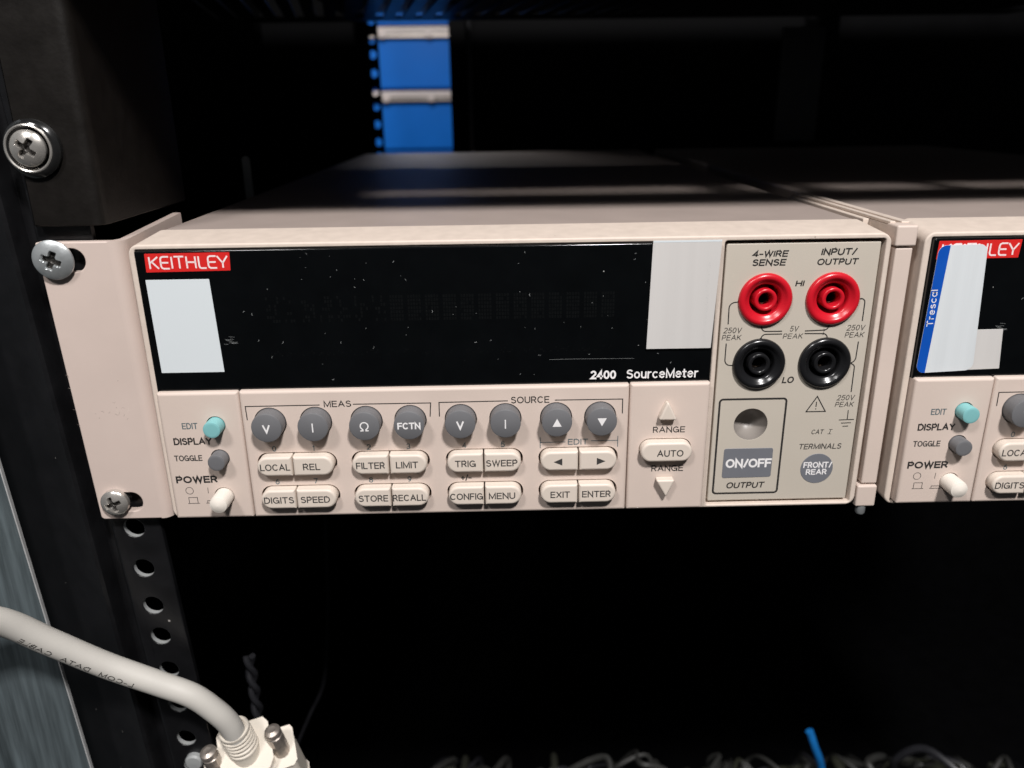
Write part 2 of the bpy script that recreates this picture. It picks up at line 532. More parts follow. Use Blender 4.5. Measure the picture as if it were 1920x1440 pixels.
def text_mb(s, x0, x1, z0, z1, y, bold=0.0, shear=0.0, mi=0, mb=None, gap=0.27):
    """stroke lettering fitted into the box x0..x1, z0..z1 on the plane y; bold sets the stroke weight"""
    h = z1 - z0
    sw = h * (0.150 + bold * 2.6)
    hh = h - sw
    adv = []
    cur = 0.0
    for i, ch in enumerate(s):
        g = GLYPH[ch]
        adv.append(cur)
        cur += g[0] + (gap if i < len(s) - 1 else 0)
        if ch == '/':
            cur -= 0.06
    tot = max(cur, 1e-6)
    lead = hh * shear
    kx = (x1 - x0 - sw - abs(lead)) / tot
    mb = mb or MB()
    k = 0
    for a, ch in zip(adv, s):
        for stroke in GLYPH[ch][1]:
            pts = [(x0 + sw / 2 + (a + p[0]) * kx + p[1] * lead, z0 + sw / 2 + p[1] * hh) for p in stroke]
            closed = len(pts) > 8 and math.hypot(pts[0][0] - pts[-1][0], pts[0][1] - pts[-1][1]) < 1e-6
            # square ends run on by half the stroke
            if closed:
                pts = pts[:-1]
            else:
                for e0, e1 in ((0, 1), (-1, -2)):
                    d = Vector((pts[e0][0] - pts[e1][0], pts[e0][1] - pts[e1][1])).normalized() * (sw * 0.5)
                    straight = abs(d.x) < sw * .03 or abs(d.y) < sw * .03
                    q = 1.0 if straight else 0.35
                    pts[e0] = (pts[e0][0] + d.x * q, pts[e0][1] + d.y * q)
            mb.ribbon(pts, sw, y - 0.0015 * k, closed, mi)
            k += 1
    return mb


def boolean(me, cutter_mb):
    """cut holes in a mesh once, at build time"""
    a = bpy.data.objects.new('blank', me)
    c = bpy.data.objects.new('cutter', cutter_mb.mesh('cutter'))
    C.objects.link(a)
    C.objects.link(c)
    for mm in (me, c.data):
        b_ = bmesh.new()
        b_.from_mesh(mm)
        bmesh.ops.remove_doubles(b_, verts=b_.verts, dist=1e-7)
        bmesh.ops.recalc_face_normals(b_, faces=b_.faces)
        b_.to_mesh(mm)
        b_.free()
    md = a.modifiers.new('cut', 'BOOLEAN')
    md.operation = 'DIFFERENCE'
    md.solver = 'EXACT'
    md.object = c
    dg = bpy.context.evaluated_depsgraph_get()
    out = bpy.data.meshes.new_from_object(a.evaluated_get(dg))
    cm = c.data
    bpy.data.objects.remove(a)
    bpy.data.objects.remove(c)
    bpy.data.meshes.remove(cm)
    b_ = bmesh.new()
    b_.from_mesh(out)
    bmesh.ops.triangulate(b_, faces=[f for f in b_.faces if len(f.verts) > 4], ngon_method='BEAUTY')
    b_.to_mesh(out)
    b_.free()
    return out


def bevel(o, w, seg=2, ang=40):
    md = o.modifiers.new('edge', 'BEVEL')
    md.width = w * S
    md.segments = seg
    md.limit_method = 'ANGLE'
    md.angle_limit = math.radians(ang)
    md.harden_normals = True
    return o


def tag(o, label, cat, group=None):
    o['label'] = label
    o['category'] = cat
    if group:
        o['group'] = group
    return o


def thing(name, label, cat, loc=(0, 0, 0), group=None):
    o = bpy.data.objects.new(name, None)
    o.empty_display_size = 0.01
    C.objects.link(o)
    o.location = Vector(loc) * S
    return tag(o, label, cat, group)


# ================================================================== LARGE STRUCTURE
LEAN = -0.047


def lean(p):
    return (p[0] + LEAN * p[2], p[1], p[2])


def extrude_profile(prof, z0, z1):
    """closed (x, y) outline pushed along z"""
    mb = MB()
    n = len(prof)
    v = [(x, y, z0) for x, y in prof] + [(x, y, z1) for x, y in prof]
    f = [(i, (i + 1) % n, n + (i + 1) % n, n + i) for i in range(n)]
    f.append(tuple(range(n - 1, -1, -1)))
    f.append(tuple(range(n, 2 * n)))
    mb.add(v, f)
    return mb


rack = thing('equipment_rack', 'black steel equipment rack with punched rails holding the two beige meters', 'rack', (-16, 5, -480))


def under_rack(o):
    o.parent = rack
    o.matrix_parent_inverse = Matrix.Translation(Vector((-16, 5, -480)) * S).inverted()
    return o


# front rail: flange with holes, a folded groove and a second fold to the left
prof = [(-21.9, 5.03), (-22.4, 5.05), (-23.0, 5.5), (-23.4, 6.5), (-23.6, 11), (-28.6, 11), (-29.2, 6.4), (-29.8, 5.2), (-31.0, 4.9),
        (-33.0, 6.0), (-70, 24), (-70, 26), (-32, 13.5), (-21.9, 13.5)]
rmb = extrude_profile(prof, -400, 330)
rmb.plate(rect(-22.3, -7.2, -399.9, 329.9, 0.4), [circ(-15.85, hz, 3.3, 36) for hz in
          (-5.9, -20.7, -35.0, -47.1, -60.9, -75.6, -90.5, -103, -118, -134, 111, 126, 141)], 5.0, 7.0, 0.3, 2)
for hz in (-5.9, -20.7, -35.0, -47.1, -60.9, -75.6, -90.5, -103):
    rmb.lathe([(3.27, 5.3), (3.27, 6.9)], -15.85, hz, 1, 36)
rail_me = rmb.mesh('rail', lean)
o = under_rack(link('front_rail', rail_me, ['rail', 'plug']))
# rear rail with its column of holes
rb = extrude_profile([(-19.5, 560), (-3.0, 560), (-3.0, 562), (-17.5, 562), (-17.5, 600), (-19.5, 600)], -400, 330).mesh('rear_rail')
cut = MB()
zz = -45.0
k = 0
while zz < 290:
    cut.lathe([(3.6, 550), (3.6, 570)], -8.6, zz, seg=24, cap0=True, cap1=True)
    zz += (15.875, 15.875, 12.7)[k % 3]
    k += 1
o = under_rack(link('rear_rail', boolean(rb, cut), 'rackblack'))
rb = extrude_profile([(398, 560), (416, 560), (416, 600), (414, 600), (414, 562), (398, 562)], -400, 330).mesh('rear_rail')
cut = MB()
zz = -45.0
k = 0
while zz < 290:
    cut.lathe([(3.6, 550), (3.6, 570)], 404.5, zz, seg=24, cap0=True, cap1=True)
    zz += (15.875, 15.875, 12.7)[k % 3]
    k += 1
under_rack(link('rear_rail', boolean(rb, cut), 'rackblack'))
mb = MB(); mb.box(-120, -17.5, 606, 608, -480, 700)
under_rack(mb.build('back_panel', 'rackblack'))
mb = MB(); mb.box(58.5, 900, 606, 609, -480, 700)
o = under_rack(mb.build('rear_door', 'rackblack'))
mb = MB(); mb.box(-17.5, 58.5, 606, 608, -480, 60)
under_rack(mb.build('back_panel', 'rackblack'))
mb = MB(); mb.box(77.0, 79.5, 590, 606, 60, 330)
under_rack(mb.build('door_edge', 'wire'))
mb = MB(); mb.box(-260, 900, 20, 700, -482, -480)
under_rack(mb.build('floor_panel', 'rackblack'))
mb = MB(); mb.box(-121, -119, 27, 608, -480, 700)
under_rack(mb.build('side_panel', 'rackblack'))
mb = MB(); mb.box(-121, 900, 90, 450, 268, 270)  # unseen cover, added to keep room light off the rear of the cases
under_rack(mb.build('shade_panel', 'rackblack'))
mb = MB(); mb.box(318, 350, 420, 422, 91, 172)
under_rack(mb.build('rear_plate', 'wire'))

# sheet door at the far left, its pale edge towards the rail
door = thing('sheet_metal_door', 'blue grey sheet metal door with reflections painted as pale streaks, left of the black rail', 'door', (-60, 2, -300))
mb = MB()
mb.add([(-50.4, 2.0, -300), (-110, -22, -300), (-110, -22, 300), (-50.4, 2.0, 300), (-50.4, 3.0, -300), (-110, -21, -300), (-110, -21, 300), (-50.4, 3.0, 300)],
       [(0, 3, 2, 1), (4, 5, 6, 7), (1, 2, 6, 5), (0, 1, 5, 4), (3, 7, 6, 2)])
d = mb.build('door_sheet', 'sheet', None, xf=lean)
d.parent = door
d.matrix_parent_inverse = Matrix.Translation(Vector((-60, 2, -300)) * S).inverted()
mb = MB(); mb.box(-50.4, -50.0, 1.9, 3.1, -300, 300)
d = mb.build('door_edge', 'sheet_edge', None, xf=lean)
d.parent = door
d.matrix_parent_inverse = Matrix.Translation(Vector((-60, 2, -300)) * S).inverted()

# vented shelf above: ears left, tray with slots
shelf = thing('rack_shelf', 'black powder coated rack shelf with a slotted tray above the meters', 'shelf', (-15, 2, 90))


def under_shelf(o):
    o.parent = shelf
    o.matrix_parent_inverse = Matrix.Translation(Vector((-15, 2, 90)) * S).inverted()
    return o


pr = [(-25.2, 4.8), (-25.2, 2.0), (-9.2, 2.0), (-7.4, 2.5), (-6.2, 3.6), (-5.6, 5.4), (-5.6, 62), (-7.6, 62), (-8.0, 7.0), (-10.0, 4.8)]
em = extrude_profile(pr, 90.2, 300).mesh('shelf_ear')
cut = MB(); cut.lathe([(3.6, -5), (3.6, 9)], -21.2, 111, seg=24, cap0=True, cap1=True)
o = under_shelf(link('shelf_ear', boolean(em, cut), 'shelf'))
bevel(o, 0.5, 2, 40)
mb = MB()
bars = []
# tray as strips between slots (all one pressed sheet)
TZ0, TZ1 = 177.0, 178.6
mb.box(-70, 470, -24, 13, TZ0, TZ1)
mb.box(-70, 470, 35, 255, TZ0, TZ1)
xs = [-70, 81, 202, 219, 235, 249, 286, 296, 352, 362, 418, 470]
for a, b in zip(xs[0::2], xs[1::2]):
    mb.box(a, b, 13, 35, TZ0, TZ1)
mb.box(-70, 470, 372, 396, TZ0, TZ1)
for i in range(76):                     # unseen fine bars, added across the front slots to dim the light
    mb.box(80 + i * 4.6, 82.9 + i * 4.6, 13, 35, TZ0 + .1, TZ1 - .1)
for i in range(41):
    xx = -70 + i * 13.2
    v = [(xx, 255, TZ0), (xx + 7.5, 255, TZ0), (xx - 14.5, 372, TZ0), (xx - 22, 372, TZ0)]
    v += [(a, b, TZ1) for a, b, c in v]
    mb.add(v, [(0, 3, 2, 1), (4, 5, 6, 7), (0, 1, 5, 4), (1, 2, 6, 5), (2, 3, 7, 6), (3, 0, 4, 7)])
o = under_shelf(mb.build('shelf_tray', 'tray'))
mb = MB(); mb.box(-70, 470, -24, -22.4, TZ1, 192)
under_shelf(mb.build('shelf_lip', 'shelf'))
mb = MB(); mb.box(-5, 470, 150, 396, 182, 262)
tag(mb.build('black_instrument', 'tray'), 'black boxed instrument lying on the vented shelf overhead', 'instrument')

# blue drawer cabinet across the aisle, seen through the back of the rack
cab = thing('drawer_cabinet', 'blue drawer cabinet with silver handle strips seen through the rack', 'cabinet', (-60, 1500, -400))


def under_cab(o):
    o.parent = cab
    o.matrix_parent_inverse = Matrix.Translation(Vector((-60, 1500, -400)) * S).inverted()
    return o


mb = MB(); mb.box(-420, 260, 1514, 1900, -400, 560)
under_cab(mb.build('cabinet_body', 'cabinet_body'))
pit = 118.5
for i in range(-3, 4):
    z0 = 172 + i * pit - 22 + 4
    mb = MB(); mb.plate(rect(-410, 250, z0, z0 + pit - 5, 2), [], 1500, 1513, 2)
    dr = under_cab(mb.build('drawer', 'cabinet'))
    hz = z0 + pit - 24
    if i in (-1, 0, 1):
        mb = MB()
        mb.box(-402, 242, 1484, 1499.5, hz, hz + 10, 0)
        mb.box(-402, 242, 1478, 1483.8, hz + 8, hz + 18, 1)
        for hx in (-118, -28):
            mb.lathe([(6, 1482.5), (6, 1478.5), (3.5, 1478)], hx, hz + 4, 1, 20, cap1=True)
        hd = mb.build('drawer_handle', ['handle', 'handle_light'])
        hd.parent = dr

# ================================================================== THE METER
PITCH = 222.3


def build_meter(label, group):
    root = thing('source_meter', label, 'meter', (0, 0, 0), group)

    # ---- case and bezel
    mb = MB()
    mb.box(1.6, 211.4, 17.5, 411, 0.8, 86.2)
    bevel(mb.build('meter_case', 'case', root), 1.4, 3)
    mb = MB()
    mb.plate(rect(0, 213, 0, 85.1, 3.0, 7), [rect(1.9, 164.5, 0.9, 83.7, 0.5), rect(166.0, 211.4, 1.0, 83.6, 0.8)], 0.0, 17.5, 0.55, 3, hbev=0.35)
    mb.v = [(x, y, z + (1.5 if z > 80 and y > 10 else 0.0)) for x, y, z in mb.v]
    mb.v = [((x + (106.5 - x) * 0.006 if y > 10 else x), y, z) for x, y, z in mb.v]
    mb.build('bezel', 'lip', root)
    mb = MB(); mb.box(1.5, 211.6, 12.2, 13.0, 0.5, 84)
    mb.build('front_board', 'dark', root)

    # ---- display window
    mb = MB()
    mb.plate(rect(2.1, 164.2, 42.0, 83.55, 0.5), [], -1.2, 4.0, 0.5, 2)
    # unlit display cells, barely lighter than the window
    for i in range(20):
        x = 36.6 + i * 5.0
        for c in range(5):
            for r in range(7):
                if (i > 6 and rng.random() < 0.96) or rng.random() < 0.3:
                    mb.add([(x + c * .78 + a, -1.215, 62.6 + r * 1.1 + b) for a, b in ((0, 0), (.55, 0), (.55, .85), (0, .85))], [(0, 1, 2, 3)], 1)
    for i in range(32):
        x = 37.5 + i * 3.06
        for c in range(5):
            if rng.random() < 0.45:
                zz = 52.6 + rng.choice((0, .6, 1.2))
                mb.add([(x + c * .5 + a, -1.215, zz + b) for a, b in ((0, 0), (.36, 0), (.36, .4), (0, .4))], [(0, 1, 2, 3)], 1)
    # scratches and lint on the window
    mb.ribbon([(116.8, 50.15), (123, 50.2), (132, 50.15), (141.5, 50.05)], 0.05, -1.23, mi=2)
    for _ in range(11):
        x, z = 22.9 + rng.random() * 3.2, 56.4 + rng.random() * 2.6
        l_ = 0.6 + rng.random() * 1.6
        mb.ribbon([(x, z), (x + l_ * .6, z - .15 + rng.random() * .1), (x + l_, z - .35 + rng.random() * .3)], 0.055, -1.23, mi=2)
    for _ in range(70):
        x, z = rng.uniform(26, 160), rng.uniform(44, 82)
        a = rng.random() * 6.3
        l_ = rng.uniform(.08, .5)
        mb.ribbon([(x, z), (x + l_ * math.cos(a), z + l_ * math.sin(a)), (x + l_ * math.cos(a + .5) * 1.6, z + l_ * math.sin(a + .5) * 1.6)], rng.uniform(.05, .1), -1.23, mi=2)
    win = mb.build('display_window', ['lens', 'cell', 'scratch'], root)

    # badge: red plate with stroke lettering
    mb = MB()
    mb.plate(poly([(4.8, 77.6), (28.1, 77.8), (28.4, 82.9), (5.0, 82.8)], 0.15, 3), [], -1.28, -1.19, 0.03, 1)
    badge = mb.build('red_badge', 'red_logo', win)
    mb = MB()
    Yb, hh, w = -1.31, 3.3, 0.46
    zb = 78.6

    def st(pts, x0, wd):
        mb.ribbon([(x0 + a * wd, zb + b * hh) for a, b in pts], w, Yb)

    def letter(ch, x0, wd):
        if ch == 'K':
            st([(0.05, 0), (0.05, 1)], x0, wd); st([(1, 1), (0.12, 0.5)], x0, wd); st([(0.30, 0.58), (1, 0)], x0, wd)
        if ch == 'E':
            st([(1, 1), (0.3, 1), (0.1, 0.93), (0.03, 0.78), (0.03, 0.22), (0.1, 0.07), (0.3, 0), (1, 0)], x0, wd); st([(0.03, 0.5), (0.92, 0.5)], x0, wd)
        if ch == 'I':
            st([(0.5, 0), (0.5, 1)], x0, wd)
        if ch == 'T':
            st([(0, 1), (1, 1)], x0, wd); st([(0.5, 1), (0.5, 0)], x0, wd)
        if ch == 'H':
            st([(0.03, 0), (0.03, 1)], x0, wd); st([(0.97, 0), (0.97, 1)], x0, wd); st([(0.03, 0.52), (0.97, 0.52)], x0, wd)
        if ch == 'L':
            st([(0.05, 1), (0.05, 0.2), (0.14, 0.05), (0.34, 0), (1, 0)], x0, wd)
        if ch == 'Y':
            st([(0, 1), (0.5, 0.42)], x0, wd); st([(1, 1), (0.5, 0.42)], x0, wd); st([(0.5, 0.44), (0.5, 0)], x0, wd)
    x = 6.0
    for ch, wd, gap in (('K', 2.5, .62), ('E', 2.35, .62), ('I', .3, .55), ('T', 2.7, .62), ('H', 2.55, .75), ('L', 2.05, .55), ('E', 2.35, .3), ('Y', 2.8, 0)):
        letter(ch, x, wd)
        x += wd + gap
    mb.build('badge_lettering', 'pink_ink', badge)
    text_mb('2400', 128.85, 136.4, 43.85, 46.5, -1.23, 0.02).build('model_number', 'white_ink', win)
    text_mb('SourceMeter', 139.45, 160.6, 43.85, 46.65, -1.23, 0.002).build('model_name', 'white_ink', win)

    # ---- three proud button panels
    PY = -3.0

    def word(parent, s, x0, x1, z0, z1, mat='black_ink', bold=0.0, y=PY, shear=0.0, name='printed_legend'):
        return text_mb(s, x0, x1, z0, z1, y - 0.03, bold, shear).build(name, mat, parent)

    def line(parent, paths, w, mat='black_ink', y=PY, name='printed_line'):
        b = MB()
        for pts, closed in paths:
            b.ribbon(pts, w, y - 0.03, closed)
        return b.build(name, mat, parent)

    rounds = [(34.4, 'V'), (47.8, 'I'), (62.7, 'Ω'), (75.65, 'FCTN'), (90.5, 'V'), (103.7, 'I'), (118.7, 'up'), (131.8, 'down')]
    RZ = 32.75
    pairs = [(29.7, 40.2, 52.3), (57.8, 68.85, 80.1), (86.1, 97.0, 108.15), (114.0, 125.4, 136.8)]
    rows = [(16.5, 22.75), (5.6, 11.85)]
    names = [[('LOCAL', 'REL'), ('FILTER', 'LIMIT'), ('TRIG', 'SWEEP'), ('left', 'right')],
             [('DIGITS', 'SPEED'), ('STORE', 'RECALL'), ('CONFIG', 'MENU'), ('EXIT', 'ENTER')]]

    # left: power / display panel
    mb = MB()
    small = [(18.35, 32.25, 2.55), (18.2, 21.65, 2.55), (17.8, 8.9, 2.75)]
    mb.plate(rect(2.3, 25.95, 1.5, 42.6, 0.6), [circ(a, b, r + 0.25, 32) for a, b, r in small], PY, 4.0, 0.9, 3, hbev=0.12)
    pan = mb.build('power_panel', 'beige', root)
    word(pan, 'EDIT', 8.4, 13.0, 31.2, 33.15, 'teal_ink', 0.0)
    word(pan, 'DISPLAY', 5.2, 16.5, 26.15, 28.4, 'black_ink', 0.018)
    word(pan, 'TOGGLE', 4.6, 12.9, 20.9, 22.8, 'grey_ink', 0.008)
    word(pan, 'POWER', 4.0, 16.5, 13.6, 15.95, 'black_ink', 0.03)
    line(pan, [([(7.55 + 1.13 * math.cos(k * math.pi / 14), 10.6 + .45 + 1.13 * math.sin(k * math.pi / 14)) for k in range(28)], True)], 0.17, 'grey_ink')
    line(pan, [([(13.1, 10.05), (13.15, 12.0)], False)], 0.17, 'grey_ink')
    line(pan, [([(6.5, 6.75), (10.1, 6.75)], False), ([(6.95, 6.75), (6.95, 8.75), (9.55, 8.75), (9.55, 6.75)], False)], 0.19, 'grey_ink')
    line(pan, [([(12.0, 6.75), (15.6, 6.75)], False), ([(12.5, 6.75), (12.5, 7.55), (15.1, 7.55), (15.1, 6.75)], False)], 0.19, 'grey_ink')
    for (a, b, r), mt, nm, hgt in zip(small, ('teal_key', 'grey_key', 'white_key'), ('edit_button', 'toggle_button', 'power_button'), (3.9, 3.7, 6.0)):
        q = MB()
        e = 0.35 if nm != 'power_button' else 0.8
        tip = PY - hgt
        q.lathe([(r, 3.5), (r, tip + e), (r - e * .3, tip + e * .3), (r - e, tip), (r - e - .5, tip - (0.02 if e < .5 else 0.25)), (0.05, tip - (0.05 if e < .5 else 0.5))], a, b, 0, 40, cap1=True)
        q.build(nm, mt, root)

    # middle: measure and source panel
    mb = MB()
    holes = [circ(a, RZ - 0.05, 4.75, 40) for a, _ in rounds]
    for xa, xm, xb in pairs:
        for z0, z1 in rows:
            holes.append(rect(xa - 0.55, xb + 0.65, z0 - 0.15, z1 + 0.3, (z1 - z0 + .45) / 2 - .02, 8))
    mb.plate(rect(26.2, 140.25, 1.5, 42.7, 0.6), holes, PY, 4.0, 0.9, 3, hbev=0.12)
    pan = mb.build('key_panel', 'beige', root)
    line(pan, [([(27.8, 33.7), (27.7, 38.0), (49.4, 38.05)], False), ([(59.1, 38.1), (81.85, 38.05), (81.5, 33.75)], False)], 0.3)
    word(pan, 'MEAS', 50.6, 58.6, 37.3, 39.3, 'black_ink')
    line(pan, [([(84.25, 33.7), (84.3, 38.15), (104.5, 38.25)], False), ([(118.3, 38.2), (138.3, 38.15), (138.35, 33.6)], False)], 0.3)
    word(pan, 'SOURCE', 105.4, 116.7, 37.4, 39.5, 'black_ink')
    for s, a in zip('012345', (34.6, 46.3, 62.75, 74.55, 91.3, 102.8)):
        word(pan, s, a - (.25 if s == '1' else .6), a + (.25 if s == '1' else .6), 23.45, 25.25, 'teal_ink')
    for s, a in zip('6789', (34.4, 45.95, 62.65, 74.3)):
        word(pan, s, a - .6, a + .6, 12.6, 14.4, 'teal_ink')
    word(pan, '+/-', 89.9, 93.1, 12.5, 14.7, 'grey_ink', 0.01)
    line(pan, [([(114.0, 26.4), (114.0, 22.9)], False), ([(114.0, 24.75), (121.6, 24.75)], False), ([(129.2, 24.95), (137.2, 24.95)], False), ([(137.25, 26.4), (137.25, 22.85)], False)], 0.22, 'teal_ink')
    word(pan, 'EDIT', 122.3, 128.3, 23.8, 25.7, 'teal_ink')
    for a, s in rounds:
        q = MB()
        tip = PY - 4.4
        r = 4.5
        q.lathe([(r, 3.5), (r, PY + .2), (r - .06, tip + .34), (r - .14, tip + .14), (r - .4, tip), (0.05, tip - .03)], a, RZ, 0, 56, cap1=True)
        btn = q.build('round_button', 'grey_key', root)
        yy = tip - 0.07
        if s == 'V':
            text_mb('V', a - 1.15, a + 1.15, RZ - 1.5, RZ + 1.2, yy, 0.012).build('button_legend', 'white_ink', btn)
        elif s == 'I':
            q = MB(); q.ribbon([(a - .05, RZ - 1.5), (a - .05, RZ + 1.3)], 0.36, yy); q.build('button_legend', 'white_ink', btn)
        elif s == 'Ω':
            q = MB()
            q.ribbon([(a - 1.2, RZ - 1.3), (a - .45, RZ - 1.3), (a - .45, RZ - .95)] + arc(a, RZ + .15, 1.12, 232, -52, 16) + [(a + .45, RZ - .95), (a + .45, RZ - 1.3), (a + 1.2, RZ - 1.3)], 0.36, yy)
            q.build('button_legend', 'white_ink', btn)
        elif s == 'FCTN':
            text_mb(s, a - 3.35, a + 3.35, RZ - 1.1, RZ + 1.0, yy, 0.02).build('button_legend', 'white_ink', btn)
        else:
            q = MB()
            sg = 1 if s == 'up' else -1
            q.add([(a - 1.35, yy, RZ - 1.2 * sg), (a + 1.35, yy, RZ - 1.2 * sg), (a, yy, RZ + 1.3 * sg)], [(0, 1, 2)])
            q.build('button_legend', 'white_ink', btn)
    for ri, (z0, z1) in enumerate(rows):
        for ci, (xa, xm, xb) in enumerate(pairs):
            hgt = PY - 2.8
            for side in (0, 1):
                s = names[ri][ci][side]
                R_ = (z1 - z0) / 2 - .05
                q = MB()
                if side == 0:
                    x0, x1 = xa, xm - 0.2
                    q.plate(rect(x0, x1, z0, z1, [R_, .25, .25, R_], 8), [], hgt, 3.5, 0.75, 3)
                else:
                    x0, x1 = xm + 0.2, xb
                    q.plate(rect(x0, x1, z0, z1, [.25, R_, R_, .25], 8), [], hgt, 3.5, 0.75, 3)
                key = q.build('key', 'key', root)
                yy = hgt - 0.03
                zc = (z0 + z1) / 2 - 0.15
                cx = (x0 + x1) / 2
                if s in ('left', 'right'):
                    g = -1 if s == 'left' else 1
                    cx = 119.2 if g < 0 else 132.0
                    q = MB()
                    q.add([(cx - 1.25 * g, yy, zc - 1.15), (cx - 1.25 * g, yy, zc + 1.15), (cx + 1.35 * g, yy, zc)], [(0, 1, 2)])
                    q.build('key_legend', 'grey_ink', key)
                else:
                    wd = {'LOCAL': 8.9, 'REL': 5.1, 'FILTER': 8.6, 'LIMIT': 6.6, 'TRIG': 6.2, 'SWEEP': 9.4, 'DIGITS': 9.0, 'SPEED': 8.8, 'STORE': 8.9,
                          'RECALL': 10.0, 'CONFIG': 10.0, 'MENU': 8.0, 'EXIT': 5.9, 'ENTER': 8.7}[s]
                    dx = {'LOCAL': .2, 'REL': -.5, 'DIGITS': .2, 'SPEED': -.4, 'STORE': .2, 'RECALL': -.3, 'TRIG': 0.1, 'CONFIG': .1, 'SWEEP': -.3, 'MENU': -.4, 'EXIT': .3, 'ENTER': -.3,
                          'FILTER': .1, 'LIMIT': -.4}[s]
                    text_mb(s, cx + dx - wd / 2, cx + dx + wd / 2, zc - 1.05, zc + 1.1, yy, 0.004).build('key_legend', 'grey_ink', key)

    # right: range panel
    mb = MB()
    up = [(151.35, 38.0), (148.75, 32.0), (154.35, 31.95)]
    dn = [(148.85, 12.5), (154.75, 12.5), (152.2, 6.5)]
    auto = rect(143.9, 159.3, 18.7, 25.0, 3.1, 8)
    mb.plate(rect(140.5, 164.1, 1.5, 42.8, 0.6),
             [poly([(p[0], p[1]) for p in up], 0.4, 4), poly(dn, 0.4, 4), rect(143.7, 159.5, 18.5, 25.25, 3.3, 8)], PY, 4.0, 0.9, 3, hbev=0.12)
    pan = mb.build('range_panel', 'beige', root)
    word(pan, 'RANGE', 147.7, 157.3, 27.15, 29.1, 'black_ink')
    word(pan, 'RANGE', 147.8, 157.5, 14.4, 16.45, 'black_ink')
    q = MB(); q.plate(auto, [], PY - 2.8, 3.5, 0.75, 3)
    key = q.build('auto_key', 'key', root)
    text_mb('AUTO', 148.7, 156.6, 20.5, 22.65, PY - 2.83, 0.004).build('key_legend', 'grey_ink', key)
    for tri, nm in ((up, 'range_up_key'), (dn, 'range_down_key')):
        q = MB()
        q.plate(poly(tri, 0.45, 4), [], PY - 2.4, 3.5, 0.55, 2)
        q.build(nm, 'key', root)

    # ---- terminal panel
    TY = 1.0
    mb = MB()
    jz = ((179.0, 66.4), (198.5, 66.4), (178.9, 47.0), (198.4, 47.0))
    mb.plate(rect(166.75, 210.6, 1.75, 82.75, 0.5), [circ(178.25, 27.6, 5.15, 48)] + [circ(a, b, 5.6, 40) for a, b in jz], TY, 4.0, 0.45, 2, hbev=0.06)
    pan = mb.build('terminal_panel', 'overlay', root)
    q = MB()
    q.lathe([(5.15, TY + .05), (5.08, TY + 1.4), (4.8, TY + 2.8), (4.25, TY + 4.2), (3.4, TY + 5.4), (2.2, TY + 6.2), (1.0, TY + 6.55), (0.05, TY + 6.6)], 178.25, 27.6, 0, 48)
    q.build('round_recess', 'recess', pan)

    def wt(s, x0, x1, z0, z1, mat='black_ink', bold=0.0, sh=0.16):
        return word(pan, s, x0, x1, z0, z1, mat, bold, TY, sh)
    wt('4-WIRE', 174.2, 184.5, 78.65, 80.55, bold=0.022)
    wt('SENSE', 174.3, 184.1, 76.15, 78.1, bold=0.022)
    wt('INPUT/', 193.7, 203.9, 78.85, 80.9, bold=0.022)
    wt('OUTPUT', 192.8, 204.7, 76.1, 78.0, bold=0.022)
    wt('HI', 187.3, 190.0, 70.0, 71.9, bold=0.02)
    wt('LO', 186.4, 190.1, 40.7, 42.8, bold=0.02)
    for x0, zt in ((167.45, 56.4), (203.6, 56.6), (203.4, 34.8)):
        wt('250V', x0 + .25, x0 + 5.7, zt + .1, zt + 1.8, bold=-0.012)
        wt('PEAK', x0 - .1, x0 + 5.75, zt - 2.05, zt - 0.4, bold=-0.012)
    wt('5V', 187.1, 189.8, 56.7, 58.4, bold=-0.012)
    wt('PEAK', 185.3, 191.3, 54.5, 56.1, bold=-0.012)
    L_ = []
    L_.append(([(171.3, 65.8), (170.4, 65.7)] + arc(170.5, 64.0, 1.7, 95, 180) + [(168.9, 59.2)], False))
    L_.append(([(168.8, 53.4), (168.8, 48.4)] + arc(170.5, 48.3, 1.7, 180, 270) + [(171.2, 46.6)], False))
    L_.append(([(178.8, 59.0), (178.8, 58.4)] + arc(180.2, 58.3, 1.45, 180, 270) + [(184.9, 56.85)], False))
    L_.append(([(191.6, 56.8), (197.1, 56.95)] + arc(197.1, 58.35, 1.4, 270, 360) + [(198.5, 59.0)], False))
    L_.append(([(178.9, 54.2), (178.9, 54.6)] + arc(180.3, 54.6, 1.4, 180, 90) + [(185.0, 56.0)], False))
    L_.append(([(191.6, 56.0), (197.0, 55.9)] + arc(197.0, 54.5, 1.4, 90, 0) + [(198.4, 54.1)], False))
    L_.append(([(206.2, 66.2), (206.9, 66.1)] + arc(206.9, 65.0, 1.2, 90, 0) + [(208.1, 59.5)], False))
    L_.append(([(207.8, 53.3), (207.7, 48.6)] + arc(206.0, 48.4, 1.7, 0, -90, 6) + [(205.6, 46.7)], False))
    L_.append(([(205.9, 46.75), (206.6, 46.55)] + arc(206.4, 45.2, 1.25, 80, 0, 5) + [(207.7, 37.5)], False))
    line(pan, L_, 0.34, 'black_ink', TY)
    line(pan, [([(207.6, 31.7), (207.65, 28.6)], False), ([(205.1, 28.5), (209.7, 28.6)], False), ([(205.9, 27.45), (208.9, 27.55)], False), ([(206.5, 26.4), (208.2, 26.45)], False)], 0.28, 'black_ink', TY, 'earth_symbol')
    line(pan, [([(194.75, 31.4), (200.6, 31.4), (197.65, 36.3)], True)], 0.34, 'black_ink', TY, 'warning_triangle')
    line(pan, [([(197.6, 34.6), (197.6, 32.95)], False), ([(197.6, 32.45), (197.6, 32.1)], False)], 0.3, 'black_ink', TY, 'warning_triangle')
    wt('CAT', 197.1, 201.0, 23.95, 25.5, 'grey_ink')
    q = MB()
